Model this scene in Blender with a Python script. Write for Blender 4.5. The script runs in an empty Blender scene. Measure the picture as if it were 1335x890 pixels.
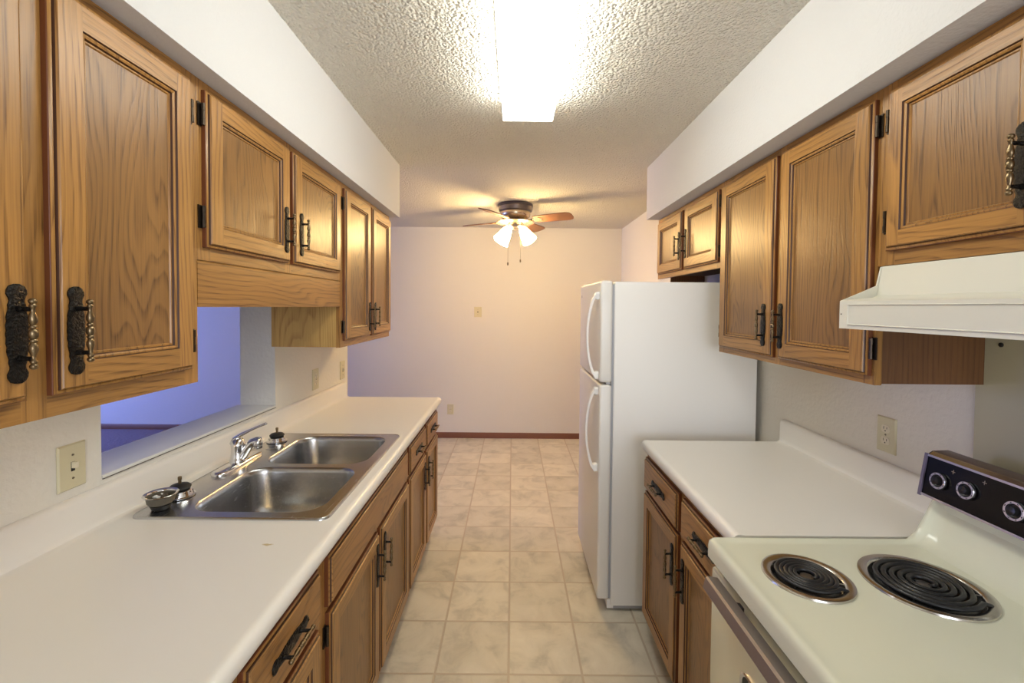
import bpy, bmesh, math, random
from mathutils import Vector, Matrix
random.seed(7)
PI = math.pi
SC = bpy.context.scene
COL = SC.collection

# ------------------------------------------------------------------ camera
F_PX, PITCH, YAW, ROLL, CAM_Z, CY = 575.02, -.0261, .0008, .0086, 1.516, 414.46
fw = Vector((-math.sin(YAW), math.cos(YAW), 0)); rt = Vector((math.cos(YAW), math.sin(YAW), 0)); up = Vector((0, 0, 1))
f2 = fw*math.cos(PITCH) + up*math.sin(PITCH); u2 = -fw*math.sin(PITCH) + up*math.cos(PITCH)
r2 = rt*math.cos(ROLL) + u2*math.sin(ROLL); u3 = -rt*math.sin(ROLL) + u2*math.cos(ROLL)
cam_d = bpy.data.cameras.new('camera'); cam = bpy.data.objects.new('camera', cam_d); COL.objects.link(cam)
cam.matrix_world = Matrix(((r2.x, u3.x, -f2.x, 0), (r2.y, u3.y, -f2.y, 0), (r2.z, u3.z, -f2.z, CAM_Z), (0, 0, 0, 1)))
cam_d.sensor_width = 36; cam_d.lens = F_PX*36/1335; cam_d.shift_y = -(445-CY)/1335; cam_d.clip_start = .02
SC.camera = cam

# ------------------------------------------------------------------ light and exposure
SC.view_settings.view_transform = 'Standard'; SC.view_settings.look = 'None'
SC.view_settings.exposure = 0.0; SC.view_settings.gamma = 1; SC.view_settings.use_curve_mapping = False
TUBE = 8.2          # fluorescent lens emission
BULB = 80.0         # fan lamp shades
SKYLIGHT = 135.0    # daylight through the living room window (W)
BACKLIGHT = 38.0    # added fill light behind the camera (W)
w = bpy.data.worlds.new('world'); SC.world = w; w.use_nodes = True
w.node_tree.nodes['Background'].inputs[0].default_value = (.35, .5, 1, 1); w.node_tree.nodes['Background'].inputs[1].default_value = 1.0
def area(name, loc, rot, sx, sy, power, color):
    d = bpy.data.lights.new(name, 'AREA'); d.shape = 'RECTANGLE'; d.size = sx; d.size_y = sy; d.energy = power; d.color = color
    o = bpy.data.objects.new(name, d); COL.objects.link(o); o.location = loc; o.rotation_euler = rot; return o
area('daylight_living_room', (-6.49, 3.8, 1.35), (0, -PI/2, 0), 1.5, 2.3, SKYLIGHT, (.25, .34, 1))
area('fill_kitchen', (.52, -1.75, 1.45), (PI/2, 0, 0), 1.15, 1.2, BACKLIGHT, (.93, .95, 1))  # added fill lamp behind the camera, evens out the near surfaces

# ------------------------------------------------------------------ materials
MATS = {}
def newmat(name):
    m = bpy.data.materials.new(name); m.use_nodes = True; nt = m.node_tree
    b = nt.nodes['Principled BSDF']; MATS[name] = m; return m, nt, b
def N(nt, t, **k):
    n = nt.nodes.new(t)
    for a, v in k.items(): setattr(n, a, v)
    return n
def plain(name, col, rough=.5, metal=0, bump=0, bscale=200, coat=0, spec=None, emit=0, ecol=None, var=0):
    m, nt, b = newmat(name)
    b.inputs['Base Color'].default_value = (*col, 1); b.inputs['Roughness'].default_value = rough; b.inputs['Metallic'].default_value = metal
    b.inputs['Coat Weight'].default_value = coat
    if spec is not None: b.inputs['Specular IOR Level'].default_value = spec
    if emit: b.inputs['Emission Strength'].default_value = emit; b.inputs['Emission Color'].default_value = (*(ecol or col), 1)
    tc = N(nt, 'ShaderNodeTexCoord')
    nz = N(nt, 'ShaderNodeTexNoise'); nz.inputs['Scale'].default_value = bscale; nz.inputs['Detail'].default_value = 3
    nt.links.new(tc.outputs['Object'], nz.inputs['Vector'])
    if bump:
        bp = N(nt, 'ShaderNodeBump'); bp.inputs['Strength'].default_value = bump; bp.inputs['Distance'].default_value = .004
        nt.links.new(nz.outputs[0], bp.inputs['Height']); nt.links.new(bp.outputs[0], b.inputs['Normal'])
    if var:
        n2 = N(nt, 'ShaderNodeTexNoise'); n2.inputs['Scale'].default_value = 6; n2.inputs['Detail'].default_value = 4
        nt.links.new(tc.outputs['Object'], n2.inputs['Vector'])
        mx = N(nt, 'ShaderNodeMix', data_type='RGBA'); mx.inputs[6].default_value = (*[c*(1-var) for c in col], 1); mx.inputs[7].default_value = (*[min(1, c*(1+var)) for c in col], 1)
        nt.links.new(n2.outputs[0], mx.inputs[0]); nt.links.new(mx.outputs[2], b.inputs['Base Color'])
    return m
def oak(name, grain, light, dark, rough=.33, ring=55.0, dist=16.0):
    m, nt, b = newmat(name)
    tc = N(nt, 'ShaderNodeTexCoord'); oi = N(nt, 'ShaderNodeObjectInfo')
    mul = N(nt, 'ShaderNodeVectorMath', operation='SCALE'); cm = N(nt, 'ShaderNodeCombineXYZ')
    for i in range(3): nt.links.new(oi.outputs['Random'], cm.inputs[i])
    nt.links.new(cm.outputs[0], mul.inputs[0]); mul.inputs['Scale'].default_value = 13.7
    add = N(nt, 'ShaderNodeVectorMath', operation='ADD'); nt.links.new(tc.outputs['Object'], add.inputs[0]); nt.links.new(mul.outputs[0], add.inputs[1])
    def mp(s):
        k = N(nt, 'ShaderNodeMapping'); sc = [1, 1, 1]; sc['XYZ'.index(grain)] = s; k.inputs['Scale'].default_value = sc
        nt.links.new(add.outputs[0], k.inputs['Vector']); return k
    a = mp(.26)
    gn = N(nt, 'ShaderNodeTexNoise'); gn.inputs['Scale'].default_value = 3.6; gn.inputs['Detail'].default_value = 3.5; gn.inputs['Roughness'].default_value = .45; gn.inputs['Distortion'].default_value = .4
    nt.links.new(a.outputs[0], gn.inputs['Vector'])
    dt = N(nt, 'ShaderNodeVectorMath', operation='DOT_PRODUCT'); dt.inputs[1].default_value = (1, 1, 0) if grain == 'Z' else (1, 0, 1)
    nt.links.new(add.outputs[0], dt.inputs[0])
    k1 = N(nt, 'ShaderNodeMath', operation='MULTIPLY'); k1.inputs[1].default_value = ring; nt.links.new(dt.outputs['Value'], k1.inputs[0])
    k2 = N(nt, 'ShaderNodeMath', operation='MULTIPLY_ADD'); k2.inputs[1].default_value = dist; nt.links.new(gn.outputs[0], k2.inputs[0]); nt.links.new(k1.outputs[0], k2.inputs[2])
    wv = N(nt, 'ShaderNodeMath', operation='FRACT'); nt.links.new(k2.outputs[0], wv.inputs[0])
    p = mp(.022); pn = N(nt, 'ShaderNodeTexNoise'); pn.inputs['Scale'].default_value = 330; pn.inputs['Detail'].default_value = 2
    nt.links.new(p.outputs[0], pn.inputs['Vector'])
    l = mp(.3); ln = N(nt, 'ShaderNodeTexNoise'); ln.inputs['Scale'].default_value = 5; ln.inputs['Detail'].default_value = 3
    nt.links.new(l.outputs[0], ln.inputs['Vector'])
    rw = N(nt, 'ShaderNodeValToRGB'); e = rw.color_ramp.elements
    e[0].position = .0; e[0].color = (.1, .1, .1, 1); e[1].position = .45; e[1].color = (.12, .12, .12, 1)
    x = e.new(.86); x.color = (.8, .8, .8, 1); x = e.new(1.0); x.color = (.1, .1, .1, 1)
    nt.links.new(wv.outputs[0], rw.inputs[0])
    rp = N(nt, 'ShaderNodeMapRange'); rp.inputs[1].default_value = .42; rp.inputs[2].default_value = .66; rp.inputs[3].default_value = 0; rp.inputs[4].default_value = 1
    nt.links.new(pn.outputs[0], rp.inputs[0])
    # rings are dark where pores gather
    m1 = N(nt, 'ShaderNodeMath', operation='MULTIPLY_ADD'); m1.inputs[1].default_value = .55; m1.inputs[2].default_value = .45
    nt.links.new(rp.outputs[0], m1.inputs[0])
    m2 = N(nt, 'ShaderNodeMath', operation='MULTIPLY'); nt.links.new(rw.outputs[0], m2.inputs[0]); nt.links.new(m1.outputs[0], m2.inputs[1])
    m3 = N(nt, 'ShaderNodeMath', operation='MULTIPLY_ADD'); m3.inputs[1].default_value = .16; nt.links.new(rp.outputs[0], m3.inputs[0]); nt.links.new(m2.outputs[0], m3.inputs[2])
    mx = N(nt, 'ShaderNodeMix', data_type='RGBA'); mx.inputs[6].default_value = (*light, 1); mx.inputs[7].default_value = (*dark, 1)
    nt.links.new(m3.outputs[0], mx.inputs[0])
    mr = N(nt, 'ShaderNodeMapRange'); mr.inputs[1].default_value = .3; mr.inputs[2].default_value = .7; mr.inputs[3].default_value = .84; mr.inputs[4].default_value = 1.12
    nt.links.new(ln.outputs[0], mr.inputs[0])
    sc = N(nt, 'ShaderNodeVectorMath', operation='SCALE'); nt.links.new(mx.outputs[2], sc.inputs[0]); nt.links.new(mr.outputs[0], sc.inputs['Scale'])
    nt.links.new(sc.outputs[0], b.inputs['Base Color'])
    b.inputs['Roughness'].default_value = rough
    bp = N(nt, 'ShaderNodeBump', invert=True); bp.inputs['Strength'].default_value = .16; bp.inputs['Distance'].default_value = .002
    nt.links.new(m3.outputs[0], bp.inputs['Height']); nt.links.new(bp.outputs[0], b.inputs['Normal'])
    return m
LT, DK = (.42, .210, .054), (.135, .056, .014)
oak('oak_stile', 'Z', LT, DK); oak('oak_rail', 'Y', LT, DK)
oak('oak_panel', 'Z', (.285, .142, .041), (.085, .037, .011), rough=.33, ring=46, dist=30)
oak('oak_side', 'Z', (.60, .38, .12), (.34, .17, .045), rough=.4, ring=40, dist=22)
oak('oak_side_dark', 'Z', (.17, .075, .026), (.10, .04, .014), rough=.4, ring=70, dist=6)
oak('oak_drawer', 'Y', (.37, .175, .046), DK, ring=38, dist=20)
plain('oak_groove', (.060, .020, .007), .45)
plain('oak_edge', (.15, .045, .014), .4, bump=.1, bscale=90)  # red-brown door edges, stain colour with some of their shade painted in
plain('dark_inside', (.03, .016, .009), .8)
plain('soffit_white', (.67, .67, .675), .85, bump=.35, bscale=110)
plain('wall_cream', (.76, .73, .655), .85, bump=.55, bscale=62)
plain('wall_far', (.76, .73, .68), .9, bump=.2, bscale=80)
plain('laminate', (.83, .80, .745), .32, var=.015)
plain('sill_white', (.78, .78, .73), .35)
plain('almond_plastic', (.64, .59, .40), .4)
plain('ivory_plastic', (.72, .66, .50), .35)
plain('slot_dark', (.02, .018, .015), .6)
plain('screw', (.35, .31, .22), .4, metal=.8)
plain('baseboard_brown', (.17, .062, .032), .5)
plain('fridge_white', (.87, .86, .835), .42, bump=.08, bscale=700)
plain('fridge_door', (.84, .825, .79), .33, bump=.08, bscale=700)
plain('gasket', (.36, .37, .40), .5)
plain('range_enamel', (.70, .70, .56), .12)
plain('range_side', (.72, .70, .60), .3)
plain('hood_enamel', (.70, .685, .585), .3)
plain('black_glass', (.004, .004, .005), .15, spec=.25)
plain('black_enamel', (.012, .012, .013), .2)
plain('coil_black', (.012, .012, .013), .38, bump=.1, bscale=600)
plain('chrome', (.72, .72, .73), .12, metal=1)
plain('burner_ring', (.60, .57, .53), .20, metal=1)
plain('silver_trim', (.66, .67, .72), .25, metal=1)
plain('console_top', (.13, .085, .065), .35, metal=.3)
plain('lavender_cap', (.13, .11, .17), .4)
plain('handle_aluminium', (.36, .31, .28), .38, metal=.75, bump=.05, bscale=500)
plain('iron_antique', (.018, .016, .014), .30, metal=.8, bump=.9, bscale=230)
plain('brass_antique', (.20, .145, .08), .28, metal=.9, bump=.1, bscale=300)
plain('hinge_metal', (.05, .036, .024), .4, metal=.8)
plain('steel_dark', (.30, .29, .28), .35, metal=1)
plain('rubber_black', (.012, .012, .012), .5)
plain('strainer_mesh', (.20, .18, .14), .45, metal=.7, bump=1.0, bscale=600)
plain('soap_white', (.72, .74, .74), .4)
plain('dark_brown', (.09, .07, .05), .8)
plain('fan_pewter', (.16, .14, .15), .3, metal=.9)
plain('fan_brass', (.62, .50, .36), .25, metal=.9)
plain('blade_wood', (.20, .085, .04), .45)
plain('chain_dark', (.12, .09, .06), .4, metal=.7)
plain('shade_glass', (1, .9, .75), .3, emit=BULB, ecol=(1, .69, .30))
plain('tube_lens', (1, 1, 1), .3, emit=TUBE, ecol=(.98, .985, .885))
plain('tube_side', (1, 1, 1), .3, emit=TUBE*2.9, ecol=(.98, .985, .90))
plain('fixture_cap', (.85, .85, .83), .5)
plain('window_glass_frame', (.8, .8, .8), .4)
# brushed stainless steel
m, nt, b = newmat('stainless')
b.inputs['Metallic'].default_value = 1; b.inputs['Base Color'].default_value = (.50, .505, .51, 1); b.inputs['Roughness'].default_value = .27
tc = N(nt, 'ShaderNodeTexCoord'); mp = N(nt, 'ShaderNodeMapping'); mp.inputs['Scale'].default_value = (1, .04, 1); nz = N(nt, 'ShaderNodeTexNoise'); nz.inputs['Scale'].default_value = 420
nt.links.new(tc.outputs['Object'], mp.inputs[0]); nt.links.new(mp.outputs[0], nz.inputs['Vector'])
mr = N(nt, 'ShaderNodeMapRange'); mr.inputs[3].default_value = .21; mr.inputs[4].default_value = .30; nt.links.new(nz.outputs[0], mr.inputs[0]); nt.links.new(mr.outputs[0], b.inputs['Roughness'])
bp = N(nt, 'ShaderNodeBump'); bp.inputs['Strength'].default_value = .012; bp.inputs['Distance'].default_value = .001; nt.links.new(nz.outputs[0], bp.inputs['Height']); nt.links.new(bp.outputs[0], b.inputs['Normal'])
# clear pane
m, nt, b = newmat('pane'); b.inputs['Transmission Weight'].default_value = 1; b.inputs['Roughness'].default_value = 0; b.inputs['IOR'].default_value = 1.1
# sprayed ceiling
m, nt, b = newmat('popcorn'); b.inputs['Base Color'].default_value = (.76, .725, .64, 1); b.inputs['Roughness'].default_value = .95
tc = N(nt, 'ShaderNodeTexCoord'); nz = N(nt, 'ShaderNodeTexNoise'); nz.inputs['Scale'].default_value = 75; nz.inputs['Detail'].default_value = 4; nz.inputs['Roughness'].default_value = .6
vo = N(nt, 'ShaderNodeTexVoronoi'); vo.inputs['Scale'].default_value = 95
nt.links.new(tc.outputs['Object'], nz.inputs['Vector']); nt.links.new(tc.outputs['Object'], vo.inputs['Vector'])
sb = N(nt, 'ShaderNodeMath', operation='SUBTRACT'); nt.links.new(nz.outputs[0], sb.inputs[0]); nt.links.new(vo.outputs['Distance'], sb.inputs[1])
bp = N(nt, 'ShaderNodeBump'); bp.inputs['Strength'].default_value = 1; bp.inputs['Distance'].default_value = .011; nt.links.new(sb.outputs[0], bp.inputs['Height']); nt.links.new(bp.outputs[0], b.inputs['Normal'])
# carpet
m, nt, b = newmat('carpet'); b.inputs['Base Color'].default_value = (.18, .135, .16, 1); b.inputs['Roughness'].default_value = 1
tc = N(nt, 'ShaderNodeTexCoord'); nz = N(nt, 'ShaderNodeTexNoise'); nz.inputs['Scale'].default_value = 35; nz.inputs['Detail'].default_value = 6
nt.links.new(tc.outputs['Object'], nz.inputs['Vector']); bp = N(nt, 'ShaderNodeBump'); bp.inputs['Strength'].default_value = .6; bp.inputs['Distance'].default_value = .02
nt.links.new(nz.outputs[0], bp.inputs['Height']); nt.links.new(bp.outputs[0], b.inputs['Normal'])
# vinyl tile floor
m, nt, b = newmat('vinyl_tile'); TX, TY, TS = -.003, 1.780, .3048
tc = N(nt, 'ShaderNodeTexCoord'); ad = N(nt, 'ShaderNodeVectorMath', operation='SUBTRACT'); ad.inputs[1].default_value = (TX, TY, 0)
nt.links.new(tc.outputs['Object'], ad.inputs[0]); sc = N(nt, 'ShaderNodeVectorMath', operation='SCALE'); sc.inputs['Scale'].default_value = 1/TS; nt.links.new(ad.outputs[0], sc.inputs[0])
fl = N(nt, 'ShaderNodeVectorMath', operation='FLOOR'); nt.links.new(sc.outputs[0], fl.inputs[0])
fr = N(nt, 'ShaderNodeVectorMath', operation='FRACTION'); nt.links.new(sc.outputs[0], fr.inputs[0])
sp = N(nt, 'ShaderNodeSeparateXYZ'); nt.links.new(fr.outputs[0], sp.inputs[0])
def edge(o):
    a = N(nt, 'ShaderNodeMath', operation='SUBTRACT'); a.inputs[1].default_value = .5; nt.links.new(o, a.inputs[0])
    c = N(nt, 'ShaderNodeMath', operation='ABSOLUTE'); nt.links.new(a.outputs[0], c.inputs[0]); return c.outputs[0]
mxn = N(nt, 'ShaderNodeMath', operation='MAXIMUM'); nt.links.new(edge(sp.outputs[0]), mxn.inputs[0]); nt.links.new(edge(sp.outputs[1]), mxn.inputs[1])
gr = N(nt, 'ShaderNodeMapRange'); gr.inputs[1].default_value = .480; gr.inputs[2].default_value = .489; nt.links.new(mxn.outputs[0], gr.inputs[0])
wn = N(nt, 'ShaderNodeTexWhiteNoise'); nt.links.new(fl.outputs[0], wn.inputs[0])
n1 = N(nt, 'ShaderNodeTexNoise'); n1.inputs['Scale'].default_value = 7; n1.inputs['Detail'].default_value = 7; n1.inputs['Roughness'].default_value = .62; n1.inputs['Distortion'].default_value = .6
off = N(nt, 'ShaderNodeVectorMath', operation='ADD'); nt.links.new(tc.outputs['Object'], off.inputs[0]); nt.links.new(wn.outputs['Color'], off.inputs[1]); nt.links.new(off.outputs[0], n1.inputs['Vector'])
cr = N(nt, 'ShaderNodeValToRGB'); e = cr.color_ramp.elements; e[0].position = .25; e[0].color = (.43, .40, .33, 1); e[1].position = .50; e[1].color = (.66, .61, .50, 1); x = e.new(.75); x.color = (.75, .70, .585, 1)
nt.links.new(n1.outputs[0], cr.inputs[0])
vr = N(nt, 'ShaderNodeMapRange'); vr.inputs[3].default_value = .88; vr.inputs[4].default_value = 1.06; nt.links.new(wn.outputs['Value'], vr.inputs[0])
s2 = N(nt, 'ShaderNodeVectorMath', operation='SCALE'); nt.links.new(cr.outputs[0], s2.inputs[0]); nt.links.new(vr.outputs[0], s2.inputs['Scale'])
mx = N(nt, 'ShaderNodeMix', data_type='RGBA'); mx.inputs[7].default_value = (.50, .42, .32, 1); nt.links.new(gr.outputs[0], mx.inputs[0]); nt.links.new(s2.outputs[0], mx.inputs[6])
nt.links.new(mx.outputs[2], b.inputs['Base Color']); b.inputs['Roughness'].default_value = .42
bp = N(nt, 'ShaderNodeBump', invert=True); bp.inputs['Strength'].default_value = .5; bp.inputs['Distance'].default_value = .002; nt.links.new(gr.outputs[0], bp.inputs['Height']); nt.links.new(bp.outputs[0], b.inputs['Normal'])
# laminate with a small brown scorch mark (left counter)
m, nt, b = newmat('laminate_marked'); b.inputs['Roughness'].default_value = .32
tc = N(nt, 'ShaderNodeTexCoord'); sb = N(nt, 'ShaderNodeVectorMath', operation='SUBTRACT'); MARK = sb
nz = N(nt, 'ShaderNodeTexNoise'); nz.inputs['Scale'].default_value = 60; nt.links.new(tc.outputs['Object'], nz.inputs['Vector']); nt.links.new(tc.outputs['Object'], sb.inputs[0])
ms = N(nt, 'ShaderNodeVectorMath', operation='MULTIPLY'); ms.inputs[1].default_value = (1, 3.2, 1); nt.links.new(sb.outputs[0], ms.inputs[0])
ln = N(nt, 'ShaderNodeVectorMath', operation='LENGTH'); nt.links.new(ms.outputs[0], ln.inputs[0])
a2 = N(nt, 'ShaderNodeMath', operation='MULTIPLY_ADD'); a2.inputs[1].default_value = .05; nt.links.new(nz.outputs[0], a2.inputs[0]); nt.links.new(ln.outputs['Value'], a2.inputs[2])
mr = N(nt, 'ShaderNodeMapRange'); mr.inputs[1].default_value = .036; mr.inputs[2].default_value = .043; mr.inputs[3].default_value = .8; mr.inputs[4].default_value = 0; nt.links.new(a2.outputs[0], mr.inputs[0])
mx = N(nt, 'ShaderNodeMix', data_type='RGBA'); mx.inputs[6].default_value = (.83, .80, .745, 1); mx.inputs[7].default_value = (.50, .36, .12, 1)
nt.links.new(mr.outputs[0], mx.inputs[0]); nt.links.new(mx.outputs[2], b.inputs['Base Color'])

# ------------------------------------------------------------------ mesh helpers
class MB:
    def __init__(s): s.v = []; s.f = []; s.m = []; s.mats = []
    def mi(s, name):
        if name not in s.mats: s.mats.append(name)
        return s.mats.index(name)
    def poly(s, pts, mat):
        n = len(s.v); s.v += [tuple(p) for p in pts]; s.f.append(tuple(range(n, n+len(pts)))); s.m.append(s.mi(mat))
    def box(s, x0, y0, z0, x1, y1, z1, mat, fm=None):
        n = len(s.v); s.v += [(x, y, z) for x in (x0, x1) for y in (y0, y1) for z in (z0, z1)]
        F = {'-x': (0, 1, 3, 2), '+x': (4, 6, 7, 5), '-y': (0, 4, 5, 1), '+y': (2, 3, 7, 6), '-z': (0, 2, 6, 4), '+z': (1, 5, 7, 3)}
        for k, q in F.items():
            s.f.append(tuple(n+i for i in q)); s.m.append(s.mi((fm or {}).get(k, mat)))
    def loft(s, rings, mat, closed=True, cap0=False, cap1=False, mats=None):
        n = len(s.v); k = len(rings[0])
        for r in rings: s.v += [tuple(p) for p in r]
        for i in range(len(rings)-1):
            for j in range(k if closed else k-1):
                a = n+i*k+j; b_ = n+i*k+(j+1) % k
                s.f.append((a, b_, b_+k, a+k)); s.m.append(s.mi(mats[i] if mats else mat))
        if cap0: s.f.append(tuple(n+j for j in range(k))[::-1]); s.m.append(s.mi(mats[0] if mats else mat))
        if cap1: s.f.append(tuple(n+(len(rings)-1)*k+j for j in range(k))); s.m.append(s.mi(mats[-1] if mats else mat))
    def tube(s, path, r, mat, n=10, caps=True, flat=1.0):
        path = [Vector(p) for p in path]; rings = []; prev = None
        for i, p in enumerate(path):
            t = (path[min(i+1, len(path)-1)]-path[max(i-1, 0)]).normalized()
            if prev is None:
                a = Vector((0, 0, 1)) if abs(t.z) < .9 else Vector((1, 0, 0)); a = (a-t*a.dot(t)).normalized()
            else: a = (prev-t*prev.dot(t)).normalized()
            prev = a; c = t.cross(a); rr = r[i] if isinstance(r, (list, tuple)) else r
            rings.append([p+a*rr*flat*math.cos(2*PI*j/n)+c*rr*math.sin(2*PI*j/n) for j in range(n)])
        s.loft(rings, mat, True, caps, caps)
    def lathe(s, prof, o, mat, axis=(0, 0, 1), n=28, mats=None, cap0=True, cap1=True):
        o = Vector(o); ax = Vector(axis).normalized(); a = Vector((1, 0, 0)) if abs(ax.x) < .9 else Vector((0, 1, 0)); a = (a-ax*a.dot(ax)).normalized(); c = ax.cross(a)
        s.loft([[o+ax*h+(a*math.cos(2*PI*j/n)+c*math.sin(2*PI*j/n))*max(r, 1e-5) for j in range(n)] for r, h in prof], mat, True, cap0, cap1, mats)
    def build(s, name, parent=None, angle=35, recalc=True, fix=None):
        me = bpy.data.meshes.new(name); off = Vector((0, 0, 0)); p = parent
        while p is not None: off += p.location; p = p.parent
        me.from_pydata([tuple(Vector(v)-off) for v in s.v], [], s.f)
        for mn in s.mats: me.materials.append(MATS[mn])
        me.polygons.foreach_set('material_index', s.m)
        bm = bmesh.new(); bm.from_mesh(me)
        if recalc: bmesh.ops.remove_doubles(bm, verts=bm.verts, dist=1e-6); bmesh.ops.recalc_face_normals(bm, faces=bm.faces)
        bm.to_mesh(me); bm.free()
        me.shade_smooth(); me.set_sharp_from_angle(angle=math.radians(angle)); me.update()
        o = bpy.data.objects.new(name, me); COL.objects.link(o)
        if parent is not None: o.parent = parent
        return o
def tag(o, label, cat, group=None):
    o['label'] = label; o['category'] = cat
    if group: o['group'] = group
    return o
def thing(name, loc, label, cat, group=None):
    o = bpy.data.objects.new(name, None); COL.objects.link(o); o.location = loc; o.empty_display_size = .05
    return tag(o, label, cat, group)
def struct(mb, name, **k):
    o = mb.build(name, **k); o['kind'] = 'structure'; return o
def origin(o, loc):
    loc = Vector(loc); o.data.transform(Matrix.Translation(-loc)); o.location = loc; return o
def rrect(x0, y0, x1, y1, r, z, n=6):
    pts = []
    for cx, cy, a0 in ((x1-r, y1-r, 0), (x0+r, y1-r, PI/2), (x0+r, y0+r, PI), (x1-r, y0+r, 1.5*PI)):
        for i in range(n+1): a = a0+PI/2*i/n; pts.append((cx+r*math.cos(a), cy+r*math.sin(a), z))
    return pts
def holed(mb, outer, holes, mat):
    bm = bmesh.new(); edges = []
    for loop in [outer]+holes:
        vs = [bm.verts.new(p) for p in loop]
        for i in range(len(vs)): edges.append(bm.edges.new((vs[i], vs[(i+1) % len(vs)])))
    bmesh.ops.triangle_fill(bm, use_beauty=True, use_dissolve=False, edges=edges, normal=(0, 0, 1))
    bm.verts.index_update(); n = len(mb.v); mb.v += [tuple(v.co) for v in bm.verts]
    for f in bm.faces: mb.f.append(tuple(n+v.index for v in f.verts)); mb.m.append(mb.mi(mat))
    bm.free()

# ------------------------------------------------------------------ room
ZC, ZS = 2.411, 2.08
def xw(y): return -1.135+.0165*(y-.8)      # face of the kitchen's left wall
XR = 1.238; YB = 5.045; YN = -1.7; WEND = 2.94
mb = MB(); mb.box(-1.62, YN-.1, -.05, XR+.1, YB+.1, 0, 'vinyl_tile'); struct(mb, 'floor')
mb = MB(); mb.box(-6.7, YN-.1, -.05, -1.62, 5.45, .004, 'carpet'); struct(mb, 'floor_living_room')
mb = MB(); mb.box(-6.7, YN-.1, ZC, XR+.1, 5.5, ZC+.1, 'popcorn'); struct(mb, 'ceiling')
mb = MB(); mb.box(-2.6, YB, 0, XR+.1, YB+.12, ZC, 'wall_far'); mb.box(-2.6, YB, 0, -2.5, 5.4, ZC, 'wall_far'); struct(mb, 'wall_back')
mb = MB(); mb.box(-6.7, 5.27, 0, -2.6, 5.4, ZC, 'wall_far'); struct(mb, 'wall_living_room_back')
mb = MB(); mb.box(XR, YN, 0, XR+.1, YB, ZC, 'wall_cream'); struct(mb, 'wall_right')
# wall behind the camera with an opening added for the fill lamp
mb = MB()
mb.box(-1.3, YN-.12, 0, -.08, YN, ZC, 'wall_cream'); mb.box(1.12, YN-.12, 0, XR, YN, ZC, 'wall_cream'); mb.box(-.08, YN-.12, 0, 1.12, YN, .8, 'wall_cream'); mb.box(-.08, YN-.12, 2.1, 1.12, YN, ZC, 'wall_cream')
mb.box(-6.7, YN-.12, 0, -1.3, YN, ZC, 'wall_far'); struct(mb, 'wall_near')
# living room side wall
mb = MB()
mb.box(-6.52, YN, 0, -6.4, 2.6, ZC, 'wall_far'); mb.box(-6.52, 5.0, 0, -6.4, 5.3, ZC, 'wall_far'); mb.box(-6.52, 2.6, 0, -6.4, 5.0, .55, 'wall_far'); mb.box(-6.52, 2.6, 2.15, -6.4, 5.0, ZC, 'wall_far')
struct(mb, 'wall_left')
def window(name, a0, a1, z0, z1, pos, axis):
    mb = MB()
    for (p0, p1, q0, q1) in ((a0, a0+.05, z0, z1), (a1-.05, a1, z0, z1), (a0, a1, z0, z0+.05), (a0, a1, z1-.05, z1), ((a0+a1)/2-.025, (a0+a1)/2+.025, z0, z1)):
        if axis == 'x': mb.box(pos, p0, q0, pos+.05, p1, q1, 'window_glass_frame')
        else: mb.box(p0, pos, q0, p1, pos+.05, q1, 'window_glass_frame')
    o = struct(mb, name)
window('window_1', 2.6, 5.0, .55, 2.15, -6.46, 'x')
window('fill_window', -.08, 1.12, .8, 2.1, YN-.09, 'y')  # unseen window, added as a surround for the fill lamp
# kitchen left wall with the pass-through opening
OY0, OY1, OZ0, OZ1, TH = 1.203, 2.068, 1.032, 1.62, .165
mb = MB()
def wseg(y0, y1, z0, z1, mat='wall_cream'):
    n = len(mb.v)
    for y in (y0, y1):
        for x in (xw(y)-TH, xw(y)):
            for z in (z0, z1): mb.v.append((x, y, z))
    for q in ((0, 1, 3, 2), (4, 6, 7, 5), (0, 4, 5, 1), (2, 3, 7, 6), (0, 2, 6, 4), (1, 5, 7, 3)): mb.f.append(tuple(n+i for i in q)); mb.m.append(mb.mi(mat))
wseg(YN, OY0, 0, ZC); wseg(OY1, WEND, 0, ZC); wseg(OY0, OY1, 0, OZ0); wseg(OY0, OY1, OZ1, ZC)
struct(mb, 'wall_kitchen_left', recalc=False)
mb = MB()   # white ledge of the pass-through
mb.loft([[(xw(y)-TH-.012, y, OZ0), (xw(y)+.003, y, OZ0), (xw(y)+.003, y, OZ0+.006), (xw(y)-.001, y, OZ0+.009), (xw(y)-TH-.012, y, OZ0+.009)] for y in (OY0+.001, OY1-.001)], 'sill_white', True, True, True)
struct(mb, 'trim_1')
mb = MB(); mb.loft([[(xw(y)+.0005, y, OZ0-.002), (xw(y)+.0036, y, OZ0-.002), (xw(y)+.0036, y, OZ0+.0005), (xw(y)+.0005, y, OZ0+.0005)] for y in (OY0+.001, OY1-.001)], 'dark_brown', True, True, True)  # thin dark line along the front edge of the ledge
struct(mb, 'trim_2')
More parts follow.
